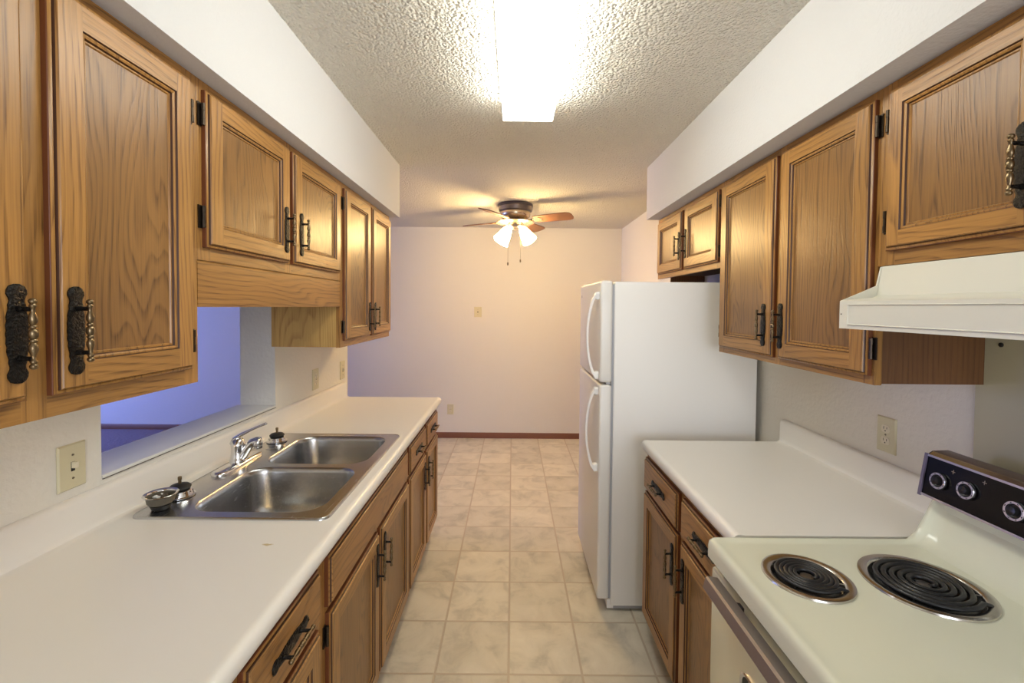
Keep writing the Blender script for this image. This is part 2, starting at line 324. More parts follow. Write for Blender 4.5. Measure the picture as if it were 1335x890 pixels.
# soffits
mb = MB(); mb.loft([[(-1.14, y, ZS), (-.729, y, ZS), (-.729, y, ZC), (-1.14, y, ZC)] for y in (YN, 2.845)], 'soffit_white', True, True, True)
o = struct(mb, 'wall_soffit_left')
mb = MB(); mb.loft([[(XR, y, ZS), (.857, y, ZS), (.857, y, ZC), (XR, y, ZC)] for y in (YN, 2.852)], 'soffit_white', True, True, True)
struct(mb, 'wall_soffit_right')
def baseboard(name, a, b, face):
    mb = MB()
    (x0, y0), (x1, y1) = a, b; nx, ny = face; h = .064
    pr = [(0, 0), (.012, 0), (.012, h-.012), (.006, h-.002), (0, h)]
    mb.loft([[(x+nx*d, y+ny*d, z) for d, z in pr] for x, y in (a, b)], 'baseboard_brown', True, True, True); struct(mb, name)
baseboard('baseboard_back', (-2.6, YB), (XR, YB), (0, -1)); baseboard('baseboard_living_room', (-6.4, 5.27), (-2.6, 5.27), (0, -1)); baseboard('baseboard_right', (XR, 2.9), (XR, YB-.013), (-1, 0))
baseboard('baseboard_left', (-6.4, YN), (-6.4, 5.257), (1, 0))

# ------------------------------------------------------------------ cabinet pieces
def panel_piece(y0, y1, z0, z1, xb, sg, panel=True, th=.0195, stile=.054, drawer=False):
    """door or drawer front; back plane at x=xb, outward direction sg along x"""
    mb = MB(); P = lambda y, z, n: (xb+sg*n, y, z)
    def ring(i, n): return [P(y0+i, z0+i, n), P(y1-i, z0+i, n), P(y1-i, z1-i, n), P(y0+i, z1-i, n)]
    g = 'oak_rail' if drawer else 'oak_stile'
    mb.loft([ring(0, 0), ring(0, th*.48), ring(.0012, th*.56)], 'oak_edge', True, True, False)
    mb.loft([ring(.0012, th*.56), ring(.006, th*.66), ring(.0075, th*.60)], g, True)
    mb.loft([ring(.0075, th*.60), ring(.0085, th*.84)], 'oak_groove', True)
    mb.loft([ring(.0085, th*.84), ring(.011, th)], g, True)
    if not panel:
        mb.poly(ring(.011, th), 'oak_drawer')
        return mb
    i, s = .011, stile
    # flat frame: upright stiles run full height, rails sit between them
    for ya, yb in ((y0+i, y0+s), (y1-s, y1-i)): mb.poly([P(ya, z0+i, th), P(yb, z0+i, th), P(yb, z1-i, th), P(ya, z1-i, th)], 'oak_stile')
    for za, zb in ((z0+i, z0+s), (z1-s, z1-i)): mb.poly([P(y0+s, za, th), P(y1-s, za, th), P(y1-s, zb, th), P(y0+s, zb, th)], 'oak_rail')
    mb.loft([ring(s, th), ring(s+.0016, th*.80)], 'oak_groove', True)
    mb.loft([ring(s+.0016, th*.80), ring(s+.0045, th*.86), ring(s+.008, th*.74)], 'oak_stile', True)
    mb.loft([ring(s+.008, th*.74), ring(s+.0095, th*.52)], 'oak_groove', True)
    mb.loft([ring(s+.0095, th*.52), ring(s+.013, th*.56), ring(s+.015, th*.40)], 'oak_stile', True)
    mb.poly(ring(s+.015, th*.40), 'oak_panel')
    return mb
def add_handle(parent, y, z, xs, sg, vertical=True, L=.155):
    """ornate pull: hammered backplate, two posts and a turned bar"""
    mb = MB()
    def P(a, b_, n): return (xs+sg*n, y+(b_ if vertical else a), z+(a if vertical else b_))
    prof = [(0, .004), (.02, .0105), (.06, .0140), (.10, .0145), (.14, .0115), (.17, .0105), (.21, .0125), (.25, .0120), (.29, .0135), (.33, .0150), (.37, .0142), (.41, .0158), (.46, .0150), (.5, .0160)]
    prof = prof+[(1-t, w_) for t, w_ in prof[::-1][1:]]
    rings = []
    for t, w_ in prof:
        a = (t-.5)*L; b = lambda k: random.uniform(-.0007, .0007)
        rings.append([P(a, -w_, 0), P(a, -w_, .0022), P(a, -w_*.62, .0042+b(0)), P(a, 0, .0034+b(0)), P(a, w_*.62, .0042+b(0)), P(a, w_, .0022), P(a, w_, 0)])
    mb.loft(rings, 'iron_antique', True, True, True)
    no = .026
    for a in (-.25*L, .25*L):
        pth = [P(a, 0, .002), P(a, 0, .012), P(a, 0, no)]; mb.tube(pth, [.0052, .0036, .0042], 'iron_antique', 8)
    h = .36*L
    bar = [(-1, .0), (-.985, .0035), (-.94, .0058), (-.88, .0058), (-.84, .0035), (-.80, .0050), (-.76, .0050), (-.72, .0030), (-.60, .0038), (-.45, .0064), (-.34, .0062), (-.25, .0036), (-.22, .0055), (-.17, .0055), (-.14, .0038), (-.10, .0060), (-.04, .0068), (.04, .0068), (.10, .0060)]
    bar = bar+[(-t, r) for t, r in bar[:15][::-1]]
    ax = (0, 0, 1) if vertical else (0, 1, 0)
    mb.lathe([(r*.92, t*h) for t, r in bar], P(0, 0, no), 'brass_antique', axis=ax, n=10)
    o = mb.build('handle', parent, angle=50); o['label'] = 'antique black handle with a turned brass bar' if vertical else 'antique black handle with a turned brass bar lying level'
    return o
def add_hinge(parent, y, z, xf, sg, side, th=.0195):
    """exposed hinge: leaf on the face frame, knuckle against the door edge"""
    mb = MB(); d = side
    x0, x1 = sorted((xf, xf+sg*.003)); ya, yb = sorted((y, y+d*.015))
    mb.box(x0, ya, z-.029, x1, yb, z+.029, 'hinge_metal')
    mb.tube([(xf+sg*.009, y+d*.0045, z-.027), (xf+sg*.009, y+d*.0045, z-.010), (xf+sg*.009, y+d*.0045, z-.009), (xf+sg*.009, y+d*.0045, z+.009), (xf+sg*.009, y+d*.0045, z+.010), (xf+sg*.009, y+d*.0045, z+.027)], [.0048, .0048, .004, .004, .0048, .0048], 'hinge_metal', 8)
    o = mb.build('hinge', parent); return o
TD = .0195
def door(par, y0, y1, z0, z1, xf, sg, hy=None, hz=None, hinge=None, hz_list=None, stile=.054):
    d = panel_piece(y0, y1, z0, z1, xf, sg, stile=stile).build('door', par)
    if hy is not None: add_handle(d, hy, hz, xf+sg*TD, sg)
    if hinge: 
        for z in hz_list: add_hinge(d, y1+.001 if hinge > 0 else y0-.001, z, xf, sg, hinge)
    return d
def drawer(par, y0, y1, z0, z1, xf, sg, handle=True, name='drawer'):
    d = panel_piece(y0, y1, z0, z1, xf, sg, panel=False, drawer=True).build(name, par)
    if handle: add_handle(d, (y0+y1)/2, (z0+z1)/2, xf+sg*TD, sg, False)
    return d
def face_frame(par, y0, y1, z0, z1, xf, sg, stiles, rails, t=.019):
    mb = MB(); a, b_ = sorted((xf, xf-sg*t))
    for sa, sb_ in stiles: mb.box(a, sa, z0, b_, sb_, z1, 'oak_stile')
    ss = sorted(stiles)
    for ra, rb in rails:
        for i in range(len(ss)-1): mb.box(a, ss[i][1], ra, b_, ss[i+1][0], rb, 'oak_rail')
    return mb.build('face_frame', par, recalc=False)
def carcass(par, y0, y1, z0, z1, xa, xb, mat='oak_side', bottom='oak_side', fm=None):
    mb = MB(); a, b_ = sorted((xa, xb)); f = {'-z': bottom, '+z': 'dark_inside'}; f.update(fm or {})
    mb.box(a, y0, z0, b_, y1, z1, mat, f); return mb.build('body', par)

# ---- left wall cabinets (face frame x=-.79, doors to -.7705)
XL = -.79; G_UP = 'oak wall cabinets'
XB = -1.105
c = thing('wall_cabinet', ((XL+XB)/2, .72, 1.32), 'tall oak wall cabinet nearest the viewer on the left, above the light switch', 'cabinet', G_UP)
carcass(c, .335, 1.105, 1.322, ZS-.001, XB-.022, XL-.019, 'oak_side', fm={'+y': 'oak_side'})
face_frame(c, .335, 1.105, 1.32, ZS-.001, XL, 1, [(.335, .385), (.705, .745), (1.06, 1.105)], [(1.32, 1.372), (2.03, ZS-.001)])
door(c, .365, .706, 1.358, 2.055, XL, 1, .684, 1.467); door(c, .745, 1.074, 1.358, 2.055, XL, 1, .777, 1.467, 1, (1.983, 1.425))
c = thing('wall_cabinet', ((XL+XB)/2, 1.56, 1.627), 'short two-door oak wall cabinet with a plain valance board, hung over the sink', 'cabinet', G_UP)
carcass(c, 1.1055, 2.0195, 1.63, ZS-.001, XB-.018, XL-.019)
face_frame(c, 1.1055, 2.0195, 1.627, ZS-.001, XL, 1, [(1.1055, 1.155), (1.532, 1.575), (1.975, 2.0195)], [(1.627, 1.68), (2.03, ZS-.001)])
door(c, 1.125, 1.541, 1.660, 2.055, XL, 1, 1.508, 1.770, -1, (1.992, 1.736)); door(c, 1.568, 1.993, 1.660, 2.055, XL, 1, 1.614, 1.770)
mb = MB(); mb.loft([[(XL-.019, y, 1.508), (XL-.001, y, 1.508), (XL+.001, y, 1.512), (XL+.001, y, 1.622), (XL-.003, y, 1.6265), (XL-.019, y, 1.6265)] for y in (1.106, 2.0185)], 'oak_rail', True, True, True)
mb.build('valance', c)
c = thing('wall_cabinet', ((XL+XB)/2, 2.42, 1.32), 'tall narrow-doored oak wall cabinet at the far end of the left side', 'cabinet', G_UP)
carcass(c, 2.0205, 2.822, 1.322, ZS-.001, XB, XL-.019, 'oak_side')
face_frame(c, 2.0205, 2.822, 1.32, ZS-.001, XL, 1, [(2.0205, 2.068), (2.405, 2.445), (2.775, 2.822)], [(1.32, 1.372), (2.03, ZS-.001)])
door(c, 2.050, 2.412, 1.350, 2.055, XL, 1, 2.385, 1.455, -1, (1.985, 1.415)); door(c, 2.445, 2.800, 1.350, 2.055, XL, 1, 2.478, 1.455)

# ---- right wall cabinets (face frame x=.94)
XRF = .94
c = thing('wall_cabinet', (1.09, .76, 1.627), 'short oak wall cabinet above the range hood, partly out of frame', 'cabinet', G_UP)
carcass(c, .375, 1.1395, 1.63, ZS-.001, XRF+.019, XR-.001)
face_frame(c, .375, 1.1395, 1.627, ZS-.001, XRF, -1, [(.375, .42), (.735, .78), (1.09, 1.1395)], [(1.627, 1.68), (2.03, ZS-.001)])
door(c, .767, 1.106, 1.662, 2.055, XRF, -1, .803, 1.779, 1, (1.985, 1.735), stile=.045); door(c, .400, .740, 1.662, 2.055, XRF, -1, .704, 1.779, stile=.045)
c = thing('wall_cabinet', (1.09, 1.56, 1.32), 'tall two-door oak wall cabinet between the range hood and the refrigerator', 'cabinet', G_UP)
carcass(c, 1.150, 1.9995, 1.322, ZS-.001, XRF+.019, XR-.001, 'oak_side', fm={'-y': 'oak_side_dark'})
face_frame(c, 1.1405, 1.9995, 1.32, ZS-.001, XRF, -1, [(1.1405, 1.175), (1.535, 1.575), (1.955, 1.9995)], [(1.32, 1.372), (2.03, ZS-.001)])
door(c, 1.570, 1.974, 1.343, 2.055, XRF, -1, 1.618, 1.457, 1, (1.415,)); door(c, 1.149, 1.540, 1.343, 2.055, XRF, -1, 1.516, 1.457, -1, (1.985, 1.415))
c = thing('wall_cabinet', (1.09, 2.43, 1.70), 'small two-door oak wall cabinet hung high over the refrigerator', 'cabinet', G_UP)
carcass(c, 2.0005, 2.864, 1.722, ZS-.001, XRF+.019, XR-.001, bottom='dark_inside')  # underside coloured near black, its shade painted in
mb = MB(); mb.box(1.02, 2.848, 1.656, XR-.002, 2.863, 1.7215, 'oak_side_dark'); mb.build('shade_strip', c)  # added dark strip standing in for the shade above the refrigerator
face_frame(c, 2.0005, 2.864, 1.70, ZS-.001, XRF, -1, [(2.0005, 2.04), (2.40, 2.44), (2.82, 2.864)], [(1.70, 1.745), (2.03, ZS-.001)])
door(c, 2.006, 2.394, 1.727, 2.053, XRF, -1, 2.368, 1.860, -1, (2.0, 1.775)); door(c, 2.436, 2.833, 1.727, 2.053, XRF, -1, 2.462, 1.860)

# ---- base cabinets
def toe(par, y0, y1, xf, sg):
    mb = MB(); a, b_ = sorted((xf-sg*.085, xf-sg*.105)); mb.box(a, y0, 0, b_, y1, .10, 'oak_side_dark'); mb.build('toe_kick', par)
XLB = -.4995; G_LO = 'oak base cabinets'; CT = .8745
def base_body(par, y0, y1, xf, sg, xb, hole=None):
    if hole is None:
        carcass(par, y0, y1, .10, CT, xf-sg*.019, xb, 'oak_side'); return
    # sink cabinet: open-topped box made of panels so the bowls hang inside
    mb = MB(); a, b_ = sorted((xf-sg*.019, xb))
    mb.box(a, y0, .10, b_, y0+.016, CT, 'oak_side'); mb.box(a, y1-.016, .10, b_, y1, CT, 'oak_side'); mb.box(a, y0+.016, .10, b_, y1-.016, .116, 'oak_side'); mb.box(a, y0+.016, .116, a+.008, y1-.016, CT, 'dark_inside')
    mb.build('body', par)
c = thing('base_cabinet', (-.8, .73, 0), 'left base cabinet nearest the viewer with one drawer pull in view', 'cabinet', G_LO)
base_body(c, .335, 1.135, XLB, 1, -1.08); toe(c, .335, 1.135, XLB, 1)
face_frame(c, .335, 1.135, .10, CT, XLB, 1, [(.335, .385), (.755, .80), (1.085, 1.135)], [(.10, .16), (.67, .72), (.83, CT)])
drawer(c, .791, 1.108, .703, .842, XLB, 1); door(c, .791, 1.108, .135, .684, XLB, 1, .825, .565)
drawer(c, .36, .76, .703, .842, XLB, 1); door(c, .36, .76, .135, .684, XLB, 1, .72, .565)
c = thing('base_cabinet', (-.8, 1.6, 0), 'left base cabinet under the sink with a long plain false drawer front', 'cabinet', G_LO)
base_body(c, 1.1355, 2.0745, XLB, 1, -1.08, True); toe(c, 1.1355, 2.0745, XLB, 1)
face_frame(c, 1.1355, 2.0745, .10, CT, XLB, 1, [(1.1355, 1.185), (1.592, 1.637), (2.03, 2.0745)], [(.10, .16), (.67, .72), (.83, CT)])
drawer(c, 1.166, 2.045, .703, .842, XLB, 1, False, 'false_drawer_front')
door(c, 1.170, 1.602, .135, .684, XLB, 1, 1.572, .575, -1, (.625, .22)); door(c, 1.630, 2.065, .135, .684, XLB, 1, 1.662, .575)
c = thing('base_cabinet', (-.8, 2.48, 0), 'left base cabinet at the far end beyond the sink with two small drawers', 'cabinet', G_LO)
base_body(c, 2.075, 2.885, XLB, 1, -1.07); toe(c, 2.075, 2.885, XLB, 1)
face_frame(c, 2.075, 2.885, .10, CT, XLB, 1, [(2.075, 2.12), (2.465, 2.52), (2.84, 2.885)], [(.10, .16), (.67, .72), (.83, CT)])
drawer(c, 2.096, 2.468, .703, .838, XLB, 1); drawer(c, 2.508, 2.862, .703, .838, XLB, 1)
door(c, 2.096, 2.478, .135, .684, XLB, 1, 2.440, .565); door(c, 2.508, 2.865, .135, .684, XLB, 1, 2.545, .565)
XRB = .6195
c = thing('base_cabinet', (.9, 1.57, 0), 'right base cabinet between the stove and refrigerator with two drawers over two doors', 'cabinet', G_LO)
carcass(c, 1.150, 1.985, .10, CT, XRB+.019, XR-.001, 'oak_side'); toe(c, 1.150, 1.985, XRB, -1)
face_frame(c, 1.150, 1.985, .10, CT, XRB, -1, [(1.150, 1.19), (1.54, 1.59), (1.94, 1.985)], [(.10, .16), (.67, .72), (.83, CT)])
drawer(c, 1.582, 1.978, .703, .844, XRB, -1); drawer(c, 1.165, 1.545, .703, .844, XRB, -1)
door(c, 1.582, 1.978, .130, .690, XRB, -1, 1.615, .565); door(c, 1.165, 1.545, .130, .690, XRB, -1, 1.512, .565)

# ------------------------------------------------------------------ countertops
nose = [(.045, .8755), (.012, .8755), (.005, .8775), (.001, .884), (0, .893), (.001, .902), (.005, .9095), (.011, .9135), (.017, .9155), (.024, .9155), (.034, .914)]
def splash(xb, dx): return [(xb+dx*.022, .914), (xb+dx*.012, .9148), (xb+dx*.004, .9185), (xb+dx*.0008, .926), (xb, .934), (xb, .998), (xb-dx*.003, 1.008), (xb-dx*.009, 1.0145), (xb-dx*.016, 1.0155)]
SX0, SX1, SY0, SY1 = -1.070, -.511, 1.213, 2.032      # sink rim
HX0, HX1, HY0, HY1 = SX0+.018, SX1-.018, SY0+.018, SY1-.018
XE = -.463; mb = MB()
def lring(y, a=None, b_=None):
    xs = xw(y)+.0165
    fr_ = [(XE-d, z) for d, z in nose]
    bk = splash(xs, 1)+[(xw(y)+.0005, 1.0155), (xw(y)+.0005, .8755)]
    if a is None: pr = fr_+bk
    elif a == 'front': pr = fr_+[(HX1, .914), (HX1, .8755)]
    else: pr = [(HX0, .8755), (HX0, .914)]+bk
    return [(x, y, z) for x, z in pr]
CE = 2.888
mb.loft([lring(.30), lring(HY0)], 'laminate_marked', True, True, False)
mb.loft([lring(HY1), lring(CE-.004)], 'laminate_marked', True, False, False); mb.loft([lring(CE-.004), [(x-.002 if i < 12 else x, CE, z) for i, (x, y, z) in enumerate(lring(CE-.004))]], 'laminate_marked', True, False, True)
mb.loft([lring(HY0, 'front'), lring(HY1, 'front')], 'laminate_marked', True, True, True); mb.loft([lring(HY0, 'back'), lring(HY1, 'back')], 'laminate_marked', True, True, True)
ct = tag(mb.build('countertop', recalc=False, angle=40), 'long cream laminate countertop with backsplash along the left side, holding the sink', 'countertop', 'cream laminate countertops')
origin(ct, (-.8, 1.6, .8755)); MARK.inputs[1].default_value = (-.606+.8, 1.091-1.6, .914-.8755)
XE2 = .590; mb = MB()
def rring(y): return [(x, y, z) for x, z in [(XE2+d, z) for d, z in nose]+splash(XR-.019, -1)+[(XR-.001, 1.0155), (XR-.001, .8755)]]
mb.loft([rring(1.157), rring(1.986), [(x+(.002 if i < 12 else 0), 1.990, z) for i, (x, y, z) in enumerate(rring(1.986))]], 'laminate', True, True, True)
ct = tag(mb.build('countertop', angle=40), 'short cream laminate countertop with backsplash on the right, between stove and refrigerator', 'countertop', 'cream laminate countertops')
origin(ct, (.9, 1.57, .8755))

# ------------------------------------------------------------------ sink
t = thing('kitchen_sink', (-.79, 1.62, .914), 'double-bowl stainless steel sink set in the left countertop', 'sink')
mb = MB(); ZR = .9195
b1 = (-.945, 1.252, -.553, 1.606); b2 = (-.945, 1.640, -.553, 1.992)
holes = [rrect(*b1, .075, ZR, 8), rrect(*b2, .075, ZR, 8)]
holed(mb, rrect(SX0+.008, SY0+.008, SX1-.008, SY1-.008, .022, ZR, 6), holes, 'stainless')
mb.loft([rrect(SX0, SY0, SX1, SY1, .03, .9142, 6), rrect(SX0+.001, SY0+.001, SX1-.001, SY1-.001, .029, .918, 6), rrect(SX0+.004, SY0+.004, SX1-.004, SY1-.004, .026, 0.9206, 6), rrect(SX0+.008, SY0+.008, SX1-.008, SY1-.008, .022, ZR, 6)], 'stainless')
mb.build('sink_rim', t, angle=50, recalc=False)
for q, nm in ((b1, 'bowl'), (b2, 'bowl')):
    mb = MB(); rings = []
    for ins, z, r in ((0, ZR, .075), (.002, ZR-.0015, .074), (.005, ZR-.006, .072), (.008, ZR-.02, .070), (.014, .80, .068), (.020, .765, .070), (.030, .748, .075), (.050, .738, .08), (.09, .735, .085), (.13, .733, .04)):
        rings.append(rrect(q[0]+ins, q[1]+ins, q[2]-ins, q[3]-ins, min(r, (q[2]-q[0])/2-ins-.001), z, 8))
    mb.loft(rings, 'stainless', True, False, True); bo = mb.build(nm, t, angle=60, recalc=False)
    cx, cy = (q[0]+q[2])/2, (q[1]+q[3])/2
    mb = MB(); mb.lathe([(.0, .0035), (.012, .0035), (.032, .0005), (.036, .0025), (.046, .0045), (.052, .003), (.055, .0)], (cx, cy, .7335), 'chrome', mats=['slot_dark', 'slot_dark', 'steel_dark', 'chrome', 'chrome', 'chrome']); mb.build('drain', bo)
mb = MB(); mb.lathe([(.0, .0014), (.015, .0014), (.019, .001), (.021, 0)], (-1.001, 1.815, ZR), 'stainless'); mb.build('hole_cover', t)
# ------------------------------------------------------------------ faucet
t = thing('faucet', (-1.02, 1.63, ZR), 'chrome single-lever kitchen faucet standing on the back of the sink', 'faucet')
mb = MB(); fx, fy = -1.018, 1.63
def stad(x0, x1, y0, y1, z): return rrect(x0, y0, x1, y1, (x1-x0)/2-.0005, z, 8)
mb.loft([stad(fx-.028, fx+.028, fy-.128, fy+.128, ZR), stad(fx-.028, fx+.028, fy-.128, fy+.128, ZR+.006), stad(fx-.025, fx+.025, fy-.125, fy+.125, ZR+.011), stad(fx-.018, fx+.018, fy-.116, fy+.116, ZR+.013)], 'chrome', True, True, True)
mb.build('deck_plate', t, angle=50)
mb = MB(); mb.lathe([(.029, 0), (.029, .006), (.025, .012), (.0235, .04), (.0235, .056), (.0245, .060), (.0245, .064), (.023, .068), (.021, .078), (.014, .086), (.0, .088)], (fx, fy, ZR+.012), 'chrome'); mb.build('faucet_body', t, angle=50)
mb = MB(); sd = Vector((.998, .06, 0)); b0 = Vector((fx, fy, ZR))
pth = [b0+sd*.006+Vector((0, 0, .020)), b0+sd*.022+Vector((0, 0, .042)), b0+sd*.038+Vector((0, 0, .066)), b0+sd*.052+Vector((0, 0, .083)), b0+sd*.068+Vector((0, 0, .088)), b0+sd*.078+Vector((0, 0, .087))]
mb.tube(pth, [.019, .017, .015, .014, .0145, .015], 'chrome', 14)
e = b0+sd*.072; mb.lathe([(.013, .092), (.0155, .088), (.0155, .072), (.0142, .070), (.0142, .060), (.010, .059)], (e.x, e.y, ZR), 'chrome', mats=['chrome', 'chrome', 'steel_dark', 'chrome', 'steel_dark']); mb.build('spout', t, angle=50)
mb = MB(); ld = Vector((.99, .14, 0)).normalized()
pth = [b0-ld*.022+Vector((0, 0, .078)), b0-ld*.010+Vector((0, 0, .096)), b0+ld*.014+Vector((0, 0, .112)), b0+ld*.044+Vector((0, 0, .127)), b0+ld*.074+Vector((0, 0, .140)), b0+ld*.096+Vector((0, 0, .149)), b0+ld*.101+Vector((0, 0, .150))]
mb.tube(pth, [.012, .016, .0115, .0075, .0062, .0075, .005], 'chrome', 12, flat=.6); mb.build('lever', t, angle=50)
# ------------------------------------------------------------------ strainers on the sink deck
G_ST = 'basket strainers on the sink deck'
def strainer_down(x, y, label):
    t = thing('sink_strainer', (x, y, ZR), label, 'strainer', G_ST)
    mb = MB(); mb.lathe([(.0, .0), (.036, .0), (.041, .002), (.041, .0045), (.036, .006), (.034, .012), (.031, .020), (.024, .024), (.0, .024)], (x, y, ZR), 'chrome', n=36); bk = mb.build('basket', t)
    mb = MB()
    for i in range(12):
        a = 2*PI*i/12; mb.lathe([(.0022, 0), (.0022, .0006)], (x+.0328*math.cos(a), y+.0328*math.sin(a), ZR+.0155), 'slot_dark', axis=(math.cos(a), math.sin(a), .4), n=8)
    mb.build('basket_holes', bk)
    mb = MB(); mb.lathe([(.0, .022), (.022, .024), (.029, .026), (.030, .030), (.024, .036), (.010, .040), (.0, .040)], (x, y, ZR), 'rubber_black'); mb.build('rubber_stopper', t)
    mb = MB(); mb.lathe([(.0045, .036), (.0045, .050), (.0055, .051), (.0055, .060), (.004, .062), (.0, .062)], (x, y, ZR), 'brass_antique', n=12); mb.build('post', t)
strainer_down(-1.026, 1.352, 'upside-down chrome strainer with black stopper beside the basket, near end of sink')
strainer_down(-1.020, 1.905, 'upside-down chrome strainer with black stopper alone at the far end of the sink')
x, y = -1.018, 1.268
t = thing('sink_strainer', (x, y, ZR), 'upright mesh basket strainer holding white scraps at the near corner of the sink', 'strainer', G_ST)
mb = MB(); mb.lathe([(.018, .0), (.022, .002), (.027, .014), (.020, .017), (.0, .017)], (x, y, ZR), 'rubber_black'); mb.build('rubber_stopper', t)
mb = MB(); mb.lathe([(.0, .016), (.028, .017), (.033, .022), (.035, .034), (.036, .040), (.042, .0425), (.0435, .0445), (.042, .046), (.036, .044), (.034, .040), (.032, .028), (.028, .022), (.0, .021)], (x, y, ZR), 'strainer_mesh', mats=['strainer_mesh']*4+['chrome']*5+['strainer_mesh']*3, n=36); bk = mb.build('basket', t)
mb = MB()
for i in range(9):
    a = random.uniform(0, 2*PI); r = random.uniform(.004, .02); s_ = random.uniform(.005, .009)
    mb.lathe([(0, -s_*.6), (s_*.8, -s_*.3), (s_, s_*.1), (s_*.5, s_*.6), (0, s_*.7)], (x+r*math.cos(a), y+r*math.sin(a), ZR+.030+random.uniform(0, .006)), 'soap_white' if i % 2 else 'dark_brown', axis=(random.uniform(-.4, .4), random.uniform(-.4, .4), 1), n=7)
o = mb.build('scraps', bk, recalc=False); o['kind'] = 'stuff'; o['label'] = 'white and brown scraps in the basket'

# ------------------------------------------------------------------ refrigerator
FY0, FY1, FXF, FXD, FZT = 2.158, 2.800, .497, .432, 1.648
t = thing('refrigerator', (.84, 2.48, 0), 'white top-freezer refrigerator standing between counter and dining area on the right', 'refrigerator')
def softbox(mb, x0, y0, z0, x1, y1, z1, r, mat, n=3):
    rings = []
    for k in range(n+1): a = PI/2*k/n; rings.append((r*(1-math.sin(a)), z0+r*(1-math.cos(a))))
    lst = rings+[(i, z1-(z-z0)) for i, z in rings[::-1]]
    mb.loft([rrect(x0+i, y0+i, x1-i, y1-i, max(r-i*.5, .0005), z, 4) for i, z in lst], mat, True, True, True)
mb = MB(); softbox(mb, FXF+.004, FY0, .03, 1.205, FY1, FZT-.006, .006, 'fridge_white'); mb.box(FXF+.02, FY0+.01, .012, 1.19, FY1-.01, .035, 'gasket')
for fx_ in (FXF+.06, 1.15):
    for fy_ in (FY0+.05, FY1-.05): mb.lathe([(.018, 0), (.018, .03)], (fx_, fy_, 0), 'gasket', n=12)
mb.build('cabinet_body', t)
mb = MB(); mb.box(FXF-.007, FY0+.008, .065, FXF+.004, FY1-.008, FZT-.02, 'gasket'); mb.build('door_gasket', t)
def fdoor(z0, z1, hz0, hz1):
    mb = MB(); r = .012
    softbox(mb, FXD, FY0, z0, FXF-.006, FY1, z1, r, 'fridge_door', 4); d = mb.build('door', t)
    mb = MB(); hy = FY0+.045; pts = []; k = 16
    for i in range(k+1):
        s_ = i/k; z = hz0+(hz1-hz0)*s_; bow = .012+.046*math.sin(PI*s_)**.6
        pts.append((FXD-bow, hy, z))
    rings = []
    for i, p in enumerate(pts):
        e = abs(i/k-.5)*2; wy = .013+.009*e**4; tx = .008+.004*e**4
        rings.append([(p[0]+tx*cx*(1 if abs(cx) < 1 else .75), p[1]+wy*cy_, p[2]) for cx, cy_ in ((1, .6), (.6, 1), (-.6, 1), (-1, .6), (-1, -.6), (-.6, -1), (.6, -1), (1, -.6))])
    mb.loft(rings, 'fridge_white', True, True, True)
    for z in (hz0+.012, hz1-.012): softbox(mb, FXD-.022, hy-.015, z-.02, FXD+.002, hy+.015, z+.02, .006, 'fridge_white')
    mb.build('door_handle', d, angle=50, recalc=False); return d
fz = fdoor(1.146, FZT, 1.165, 1.585); fdoor(.062, 1.134, .700, 1.110)
mb = MB(); mb.lathe([(.008, 0), (.008, .003), (.0, .0035)], (FXD+.001, FY1-.06, 1.58), 'silver_trim', axis=(-1, 0, 0), n=16); o = mb.build('badge', fz); o['label'] = 'small grey round badge'
mb = MB(); softbox(mb, FXF-.050, FY1-.06, FZT-.001, FXF+.05, FY1-.015, FZT+.010, .004, 'fridge_white'); mb.build('top_hinge_cover', t)
mb = MB(); mb.box(FXF-.03, FY0+.02, 1.135, FXF+.004, FY1-.02, 1.145, 'steel_dark'); mb.build('center_divider', t)
mb = MB(); mb.box(FXF-.012, FY0+.012, .012, FXF+.02, FY1-.012, .058, 'fridge_white'); mb.build('toe_grille', t)

# ------------------------------------------------------------------ range (stove)
RY0, RY1 = .378, 1.1445
t = thing('range', (.85, .76, 0), 'almond electric coil range with black control panel at the right front', 'stove')
mb = MB(); mb.box(.548, RY0+.004, .08, 1.215, RY1-.004, .872, 'range_side'); mb.box(.60, RY0+.01, 0, 1.2, RY1-.01, .08, 'black_enamel'); mb.build('range_body', t)
BUR = [(.665, .974, .090), (.905, .950, .116), (.682, .572, .116), (.905, .555, .090)]
mb = MB(); ZT = .9145
def ctring(i, z, r, xr, zr):
    pts = rrect(.514+i, RY0+i*.8, xr, RY1-i*.8, r, 0, 6); out = []
    # subdivide the long sides so that the rise at the back is smooth
    full = []
    for k in range(len(pts)):
        a, b_ = pts[k], pts[(k+1) % len(pts)]; full.append(a)
        if abs(a[0]-b_[0]) > .2:
            for q in range(1, 24): full.append((a[0]+(b_[0]-a[0])*q/24, a[1]+(b_[1]-a[1])*q/24, 0))
        elif abs(a[1]-b_[1]) > .2:
            for q in range(1, 12): full.append((a[0]+(b_[0]-a[0])*q/12, a[1]+(b_[1]-a[1])*q/12, 0))
    for x_, y_, _ in full:
        s_ = min(1, max(0, (x_-1.03)/(.080))); s_ = s_*s_*(3-2*s_)*.35+s_**2*.65
        out.append((x_, y_, z+(zr-z)*s_))
    return out
rings = [ctring(0, .873, .016, 1.126, 1.0), ctring(0, .900, .016, 1.126, 1.025), ctring(.002, .912, .016, 1.125, 1.036), ctring(.007, .9178, .018, 1.124, 1.0405), ctring(.013, .9190, .02, 1.122, 1.0405), ctring(.020, .9178, .024, 1.112, 1.03), ctring(.028, .9155, .028, 1.095, .985), ctring(.038, .9146, .03, 1.072, .945), ctring(.042, ZT, .03, 1.045, .918)]
mb.loft(rings, 'range_enamel', True)
inner = [(x_, y_, z_) for x_, y_, z_ in rings[-1]]
flat = [(x_, y_, ZT) for x_, y_, z_ in rings[-1]]
